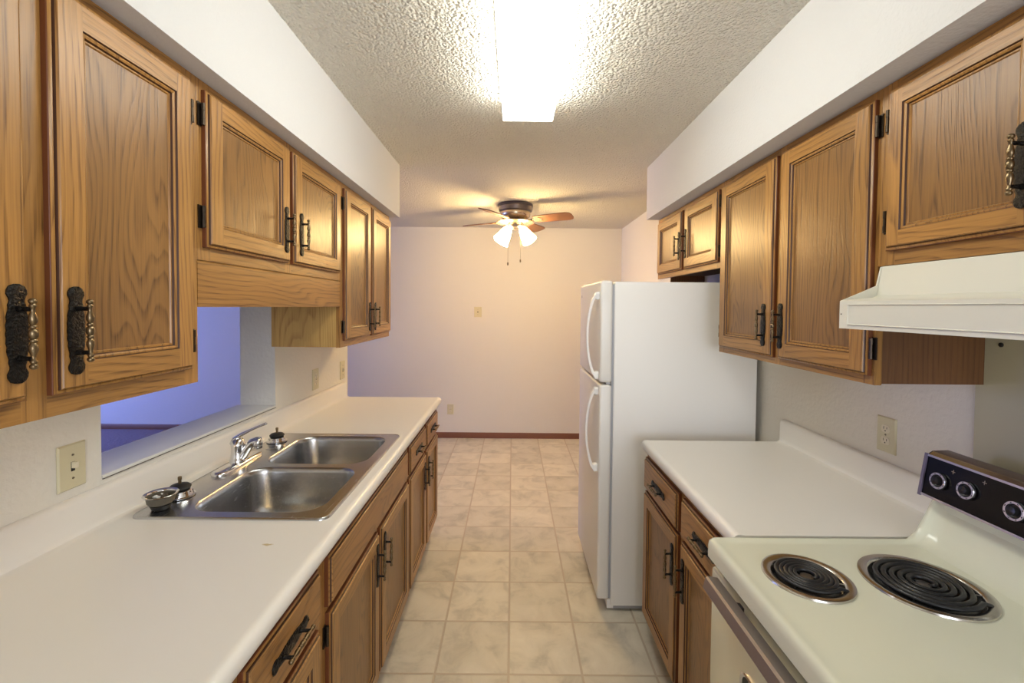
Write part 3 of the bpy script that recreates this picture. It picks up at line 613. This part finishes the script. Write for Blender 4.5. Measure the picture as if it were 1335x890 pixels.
mb.loft([inner, [(x_-(.012 if x_ > 1.0 else 0), y_+(0), ZT) for x_, y_, _ in flat]], 'range_enamel', True)
outer = [(x_-(.012 if x_ > 1.0 else 0), y_, ZT) for x_, y_, _ in flat]
holed(mb, outer, [[(bx+(br-.010)*math.cos(2*PI*i/48), by+(br-.010)*math.sin(2*PI*i/48), ZT) for i in range(48)] for bx, by, br in BUR], 'range_enamel')
mb.build('cooktop', t, angle=70, recalc=False)
for bx, by, br in BUR:
    mb = MB(); mb.lathe([(br, .0005), (br-.001, .0045), (br-.006, .0062), (br-.018, .0045), (br-.021, .001), (br-.026, -.008), (br-.036, -.018), (br*.4, -.022), (.0, -.022)], (bx, by, ZT), 'burner_ring', n=56, cap0=False, mats=['burner_ring']*4+['black_enamel']*4)
    bo = mb.build('burner', t, angle=50, recalc=False); bo['label'] = 'coil burner with a %s chrome ring' % ('wide' if br > .1 else 'small')
    mb = MB(); turns = 5; pts = []; r0, r1 = .018, br-.0265; n = turns*26; ph = -.9
    for i in range(n+1): a = ph+2*PI*turns*i/n; r = r0+(r1-r0)*i/n; pts.append((bx+r*math.cos(a), by+r*math.sin(a), ZT+.0075))
    a = pts[-1]; pts += [(bx+(r1+.010)*math.cos(ph+.10), by+(r1+.010)*math.sin(ph+.10), ZT+.004), (bx+(r1+.016)*math.cos(ph+.2), by+(r1+.016)*math.sin(ph+.2), ZT-.006)]
    a0 = pts[0]; pts = [(bx+.004, by+.004, ZT-.004), (bx+.012, by-.008, ZT+.004)]+pts
    mb.tube(pts, .0052 if br > .1 else .0043, 'coil_black', 8, flat=.85)
    for k in range(3):
        a = ph+.5+2*PI*k/3
        p0 = Vector((bx+.006*math.cos(a), by+.006*math.sin(a), ZT+.0005)); p1 = Vector((bx+(r1+.012)*math.cos(a), by+(r1+.012)*math.sin(a), ZT+.0005)); mb.tube([p0, p1], .0022, 'chrome', 6)
    mb.lathe([(.0, .004), (.013, .004), (.014, .0), (.014, -.01)], (bx, by, ZT), 'steel_dark', n=20)
    mb.build('coil', bo, angle=50, recalc=False)
# backguard with the control panel
mb = MB(); mb.box(1.105, RY0+.004, .90, 1.205, RY1-.004, 1.036, 'range_enamel'); mb.build('backguard', t)
sec = [(1.066, 1.040), (1.082, 1.143), (1.094, 1.151), (1.135, 1.153), (1.205, 1.130), (1.205, 1.036), (1.10, 1.036)]
mb = MB(); k = len(sec); ys = (RY0+.006, RY1-.010); mm = ['black_glass', 'silver_trim', 'console_top', 'console_top', 'console_top', 'range_side', 'range_side']
n0 = len(mb.v); mb.v += [(x_, y_, z_) for y_ in ys for x_, z_ in sec]
for j in range(k): mb.f.append((j, (j+1) % k, k+(j+1) % k, k+j)); mb.m.append(mb.mi(mm[j]))
mb.f.append(tuple(range(k))); mb.m.append(mb.mi('lavender_cap')); mb.f.append(tuple(range(k, 2*k))); mb.m.append(mb.mi('lavender_cap'))
cp = mb.build('control_panel', t, recalc=True)
dirn = Vector((sec[1][0]-sec[0][0], 0, sec[1][1]-sec[0][1])).normalized(); nrm = Vector((-dirn.z, 0, dirn.x))
def on_panel(y, s_, out=0): return Vector((sec[0][0], y, sec[0][1]))+dirn*s_+nrm*out
PH = (Vector((sec[1][0], sec[1][1]))-Vector((sec[0][0], sec[0][1]))).length
mb = MB()
for s0, s1 in ((-.001, .0045), (PH-.004, PH+.001)):
    mb.loft([[on_panel(y, s0, 0), on_panel(y, s0, .003), on_panel(y, s1, .003), on_panel(y, s1, 0)] for y in (ys[0], ys[1])], 'silver_trim', True, True, True)
mb.build('panel_trim', cp)
mb = MB(); mb.loft([[on_panel(y, -.004, -.001), on_panel(y, -.004, .004), on_panel(y, PH+.002, .004), on_panel(y, PH+.002, -.001)] for y in (ys[1], ys[1]+.007)], 'lavender_cap', True, True, True)
mb.loft([[(x_+.001, y_, z_) for x_, z_ in sec] for y_ in (ys[1], ys[1]+.004)], 'console_top', True, True, True); mb.build('end_cap', cp)
KN = [(1.093, .049), (1.026, .053), (.925, .051), (.60, .051), (.50, .051), (.43, .051)]
for ky, ks in KN:
    mb = MB(); r = .0205
    mb.lathe([(r*.72, .003), (r, .003), (r, .0075), (r*.96, .009), (r*.75, .009), (r*.72, .006)], on_panel(ky, ks), 'silver_trim', axis=nrm, n=36, cap0=False, cap1=False)
    mb.lathe([(r*.73, .0), (r*.73, .005), (.010, .006), (.009, .016), (.0, .017)], on_panel(ky, ks), 'black_enamel', axis=nrm, n=24)
    u_, v_ = Vector((0, 1, 0)), dirn
    for a in range(0, 360, 45):   # index marks round the dial
        a = math.radians(a+20); c0 = on_panel(ky, ks, .0093)+(u_*math.cos(a)+v_*math.sin(a))*r*.86; q = (u_*-math.sin(a)+v_*math.cos(a)); e = (u_*math.cos(a)+v_*math.sin(a))
        mb.poly([c0+q*.0016+e*.0008, c0+q*.0016-e*.0008, c0-q*.0016-e*.0008, c0-q*.0016+e*.0008], 'slot_dark')
    mb.build('knob', cp, angle=40, recalc=False)
for ky, ks in ((1.066, .083), (.995, .085)):   # small burner locator marks: one plus-shaped print each
    mb = MB(); s_ = .0048
    for a0, a1, b0_, b1_ in ((-s_, s_, -.0008, .0008), (-.0008, .0008, -s_, s_)):
        mb.poly([on_panel(ky+a0, ks+b0_, .0008), on_panel(ky+a1, ks+b0_, .0008), on_panel(ky+a1, ks+b1_, .0008), on_panel(ky+a0, ks+b1_, .0008)], 'screw')
    mb.build('burner_mark', cp, recalc=False)
# oven door
mb = MB(); rings = []
def rr_yz(x_, y0, z0, y1, z1, r, n=4): return [(x_, a, b_) for a, b_, _ in rrect(y0, z0, y1, z1, r, 0, n)]
DY0, DY1, DZ0, DZ1 = RY0+.012, RY1-.006, .215, .846
rings = [rr_yz(.548, DY0, DZ0, DY1, DZ1, .01), rr_yz(.534, DY0, DZ0, DY1, DZ1, .01), rr_yz(.529, DY0+.002, DZ0+.002, DY1-.002, DZ1-.002, .01), rr_yz(.527, DY0+.006, DZ0+.006, DY1-.006, DZ1-.006, .008)]
mb.loft(rings, 'range_enamel', True, True, True); od = mb.build('oven_door', t, angle=50)
mb = MB(); mb.loft([rr_yz(.528, .545, .40, .982, .705, .025, 6), rr_yz(.524, .545, .40, .982, .705, .025, 6), rr_yz(.523, .548, .403, .979, .702, .023, 6), rr_yz(.525, .553, .408, .974, .697, .02, 6)], 'silver_trim', True); mb.poly(rr_yz(.5255, .553, .408, .974, .697, .02, 6), 'black_glass'); mb.build('oven_window', od, recalc=False)
mb = MB()   # flat bar handle with black brackets
mb.loft([[(.478, y_, .824), (.476, y_, .828), (.482, y_, .852), (.487, y_, .856), (.512, y_, .852), (.513, y_, .848), (.489, y_, .845), (.484, y_, .824)] for y_ in (.47, 1.072)], 'handle_aluminium', True, True, True)
for y_ in (.55, .985): mb.loft([[(.49, yy, .833), (.49, yy, .847), (.528, yy, .841), (.528, yy, .815)] for yy in (y_-.010, y_+.010)], 'black_enamel', True, True, True)
mb.build('oven_handle', od)
mb = MB(); mb.loft([rr_yz(.548, DY0, .085, DY1, .205, .008), rr_yz(.532, DY0, .085, DY1, .205, .008), rr_yz(.528, DY0+.004, .089, DY1-.004, .201, .006)], 'range_enamel', True, True, True); mb.build('storage_drawer', t)

# ------------------------------------------------------------------ range hood
HY0_, HY1_ = .378, 1.128; hx = .836
mb = MB()
sec = [(hx, 1.468), (hx, 1.5365), (hx+.004, 1.5395), (.915, 1.546), (.926, 1.552), (.939, 1.6255), (1.235, 1.6255), (1.235, 1.480), (hx+.02, 1.480), (hx+.02, 1.468)]
mb.loft([[(x_, y_, z_) for x_, z_ in sec] for y_ in (HY0_, HY1_-.0)], 'hood_enamel', True, True, True)
# embossed panel on the front lip
fy0, fy1, fz0, fz1 = HY0_+.02, HY1_-.028, 1.4775, 1.529
t = thing('range_hood', (1.03, .76, 1.468), 'almond metal range hood mounted over the stove', 'range hood')
mb.build('hood_body', t)
for a_, b_ in ((HY1_-.004, HY1_), (HY0_, HY0_+.004)):
    mb = MB(); mb.loft([[(hx+.004, y_, 1.5390), (.926, y_, 1.5765), (.9365, y_, 1.6245), (.9395, y_, 1.6245), (.927, y_, 1.550), (.915, y_, 1.545)] for y_ in (a_, b_)], 'hood_enamel', True, True, True); mb.build('end_gusset', t)
mb = MB(); mb.loft([[(hx+.0005, a, b_) for a, b_ in ((fy0, fz0), (fy1, fz0), (fy1, fz1), (fy0, fz1))], [(hx-.0030, a, b_) for a, b_ in ((fy0+.0012, fz0+.0012), (fy1-.0012, fz0+.0012), (fy1-.0012, fz1-.0012), (fy0+.0012, fz1-.0012))], [(hx-.0002, a, b_) for a, b_ in ((fy0+.003, fz0+.003), (fy1-.003, fz0+.003), (fy1-.003, fz1-.003), (fy0+.003, fz1-.003))]], 'hood_enamel', True, False, True); mb.build('front_panel', t)
mb = MB(); mb.lathe([(.0018, 0), (.0018, .0006)], (hx+.0002, HY1_-.006, 1.504), 'slot_dark', axis=(-1, 0, 0), n=10); mb.build('screw_hole', t)
mb = MB(); mb.box(.93, .5, 1.4795, 1.15, 1.0, 1.4805, 'steel_dark'); mb.build('grease_filter', t)
# metal splash panel on the wall behind the range
mb = MB(); mb.box(XR-.004, .36, .93, XR-.0005, 1.170, 1.467, 'range_side'); sp_ = tag(mb.build('splash_panel'), 'plain olive-beige splash panel on the wall behind the stove', 'wall panel'); origin(sp_, (XR-.002, .76, .93))
plain('splash_olive', (.50, .47, .33), .6); sp_.data.materials[0] = MATS['splash_olive']
mb = MB(); mb.lathe([(.006, 0), (.006, .001), (.003, .003), (.0, .003)], (XR-.004, 1.112, 1.43), 'slot_dark', axis=(-1, 0, 0), n=14); mb.build('screw', sp_)

# ------------------------------------------------------------------ electrical plates
G_PL = 'beige electrical wall plates'
def plate(x, y, z, n, kind, label, name, w_=.072, h=.116, tilt=0.0, mat='almond_plastic'):
    """n = (nx, ny) outward normal of the wall"""
    t = thing(name, (x, y, z), label, 'switch' if 'switch' in name else 'outlet', G_PL)
    nx, ny = n; ux, uy = -ny, nx
    def P(u, v, o): return (x+ux*u+nx*o, y+uy*u+ny*o, z+v)
    def ring(i, o): return [P(-w_/2+i, -h/2+i, o), P(w_/2-i, -h/2+i, o), P(w_/2-i, h/2-i, o), P(-w_/2+i, h/2-i, o)]
    mb = MB(); mb.loft([ring(0, 0), ring(0, .003), ring(.003, .006)], mat, True, True, True); pl = mb.build('cover_plate', t)
    mb = MB()
    def lump(u, v, hw, hh, o0, o1, m_, taper=.0015):
        mb.loft([[P(u+a*(hw-k), v+b_*(hh-k), o) for a, b_ in ((-1, -1), (1, -1), (1, 1), (-1, 1))] for k, o in ((0, o0), (0, o1-.0005), (taper, o1))], m_, True, True, True)
    def scr(u, v): mb.lathe([(.0032, .0058), (.0032, .0068), (.0, .0072)], P(u, v, 0), 'screw', axis=(nx, ny, 0), n=12); lump(u, v, .0028, .0005, .007, .0074, 'slot_dark', .0001)
    if kind == 'switch':
        for v in (.030, -.030): mb = MB(); scr(0, v); mb.build('screw', t, recalc=False)
        mb = MB()
        lump(0, 0, .0052, .012, .005, .0068, 'slot_dark'); lump(0, .004, .0042, .0075, .005, .018, 'ivory_plastic', .0008); mb.build('toggle', t, recalc=False)
    elif kind == 'duplex':
        for v in (-.0195, .0195):
            mb.loft([[P(.0165*math.cos(a), v+max(-.0125, min(.0125, .0165*math.sin(a))), o) for a in [2*PI*i/24 for i in range(24)]] for o in (.005, .0075)], 'ivory_plastic', True, False, True)
            for du, hh in ((-.006, .0042), (.006, .0034)): lump(du, v+.003, .0009, hh, .007, .0079, 'slot_dark', .0001)
            mb.lathe([(.0022, .007), (.0022, .0079)], P(0, v-.0065, 0), 'slot_dark', axis=(nx, ny, 0), n=10)
        scr(0, 0); mb.build('receptacle', t, recalc=False)
    else:
        lump(0, 0, .006, .006, .005, .009, 'slot_dark'); mb.build('jack', t, recalc=False)
        for v in (.030, -.030): mb = MB(); scr(0, v); mb.build('screw', t, recalc=False)
plate(xw(1.12), 1.120, 1.097, (1, 0), 'switch', 'beige toggle light switch on the left wall beside the pass-through', 'light_switch')
plate(xw(2.47), 2.472, 1.098, (1, 0), 'duplex', 'beige duplex outlet on the left wall under the far cabinet, nearer the pass-through', 'wall_outlet')
plate(xw(2.845), 2.848, 1.096, (1, 0), 'switch', 'beige toggle switch at the far end of the left wall above the backsplash', 'light_switch')
plate(XR, 1.443, 1.105, (-1, 0), 'duplex', 'beige duplex outlet on the right wall above the short countertop', 'wall_outlet')
plate(-.704, YB, .329, (0, -1), 'duplex', 'beige outlet low on the far back wall above the baseboard', 'wall_outlet')
plate(-.395, YB, 1.450, (0, -1), 'jack', 'small tan wall plate at mid height on the far back wall', 'wall_outlet', w_=.085, mat='almond_plastic')

# ------------------------------------------------------------------ ceiling light
LX0, LX1, LY0, LY1, LZ = -.048, .167, .70, 1.930, 2.318
t = thing('fluorescent_light', (.06, 1.3, ZC), 'lit white wraparound fluorescent fixture on the kitchen ceiling', 'ceiling light')
mb = MB(); mb.loft([[(LX0-.004, y_, ZC-.001), (LX0-.003, y_, LZ+.045), (LX0+.000, y_, LZ+.003), (LX0+.003, y_, LZ), (LX1-.003, y_, LZ), (LX1, y_, LZ+.003), (LX1+.003, y_, LZ+.045), (LX1+.004, y_, ZC-.001)] for y_ in (LY0, LY1)], 'tube_lens', True, True, True)
for i_ in (0, 6): mb.m[i_] = mb.mi('tube_side')
mb.build('diffuser', t)
mb = MB(); mb.box(LX0-.012, LY0+.002, ZC-.012, LX1+.012, LY1-.002, ZC-.0005, 'fixture_cap'); mb.build('mounting_tray', t)

# ------------------------------------------------------------------ ceiling fan
fx, fy = .018, 3.90
t = thing('ceiling_fan', (fx, fy, ZC), 'flush-mount ceiling fan with lit glass shades over the dining area', 'ceiling fan')
mb = MB(); mb.lathe([(.150, 0), (.155, -.008), (.155, -.020), (.148, -.026), (.146, -.060), (.135, -.070), (.0, -.070)], (fx, fy, ZC), 'fan_pewter', n=40); mb.build('canopy', t)
mb = MB(); mb.lathe([(.130, -.066), (.132, -.085), (.128, -.105), (.112, -.124), (.085, -.134), (.0, -.134)], (fx, fy, ZC), 'fan_brass', n=40, mats=['fan_brass']*5+['fan_pewter']); mb.build('motor_housing', t)
mb = MB(); mb.lathe([(.0, -.150), (.150, -.150), (.165, -.154), (.168, -.160), (.150, -.166), (.09, -.170), (.0, -.170)], (fx, fy, ZC), 'fan_brass', n=48); mb.lathe([(.05, -.13), (.05, -.152)], (fx, fy, ZC), 'fan_pewter', n=24); mb.build('flywheel_plate', t)
for k in range(4):
    a = math.radians(-28+90*k); dx = Vector((math.cos(a), math.sin(a), 0)); dy = Vector((-math.sin(a), math.cos(a), 0)); mb = MB(); c0 = Vector((fx, fy, ZC-.146))
    out = [(.19, .048), (.22, .056), (.30, .061), (.42, .066), (.49, .066), (.52, .055), (.532, .030)]
    rings = []
    for d, w_ in out:
        rings.append([c0+dx*d+dy*s_*w_+Vector((0, 0, -s_*w_*.26+o)) for s_, o in ((-1, 0), (1, 0), (1, .006), (-1, .006))])
    mb.loft(rings, 'blade_wood', True, True, True); bl = mb.build('blade', t)
    mb = MB(); mb.loft([[c0+dx*d+dy*s_*w_+Vector((0, 0, -s_*w_*.26-.004+o)) for s_, o in ((-1, 0), (1, 0), (1, .0035), (-1, .0035))] for d, w_ in ((.10, .014), (.16, .012), (.20, .034), (.235, .038), (.26, .012))], 'fan_brass', True, True, True); mb.build('blade_arm', bl)
mb = MB(); mb.lathe([(.060, -.168), (.066, -.180), (.060, -.200), (.040, -.212), (.012, -.222), (.0, -.224)], (fx, fy, ZC), 'fan_pewter', n=28); mb.build('light_kit', t)
for k, az in enumerate((208, 332, 150)):
    a = math.radians(az); d = Vector((math.cos(a)*.56, math.sin(a)*.56, -.83)).normalized(); p0 = Vector((fx, fy, ZC-.188))+Vector((math.cos(a), math.sin(a), 0))*.050
    mb = MB(); mb.tube([p0, p0+d*.03], [.013, .016], 'fan_pewter', 12); ar = mb.build('lamp_arm', t)
    mb = MB(); mb.lathe([(.024, .0), (.031, .012), (.040, .036), (.048, .066), (.055, .104), (.066, .145), (.0655, .1465), (.054, .106), (.047, .068), (.038, .036), (.022, .004)], p0+d*.022, 'shade_glass', axis=d, n=32, cap0=False, cap1=False)
    sh = mb.build('lamp_shade', t, recalc=False)
    mb = MB(); mb.lathe([(.0, .018), (.012, .022), (.022, .05), (.024, .066), (.017, .082), (.0, .088)], p0+d*.022, 'shade_glass', axis=d, n=16); mb.build('bulb', sh)
for px_, z1 in ((-.062, -.505), (.048, -.478)):
    mb = MB(); mb.tube([(fx+px_, fy-.02, ZC-.195), (fx+px_, fy-.02, ZC+z1)], .0012, 'chain_dark', 6); mb.lathe([(.0, .0), (.005, -.003), (.007, -.014), (.006, -.028), (.0, -.031)], (fx+px_, fy-.02, ZC+z1), 'chain_dark', n=10); mb.build('pull_chain', t)
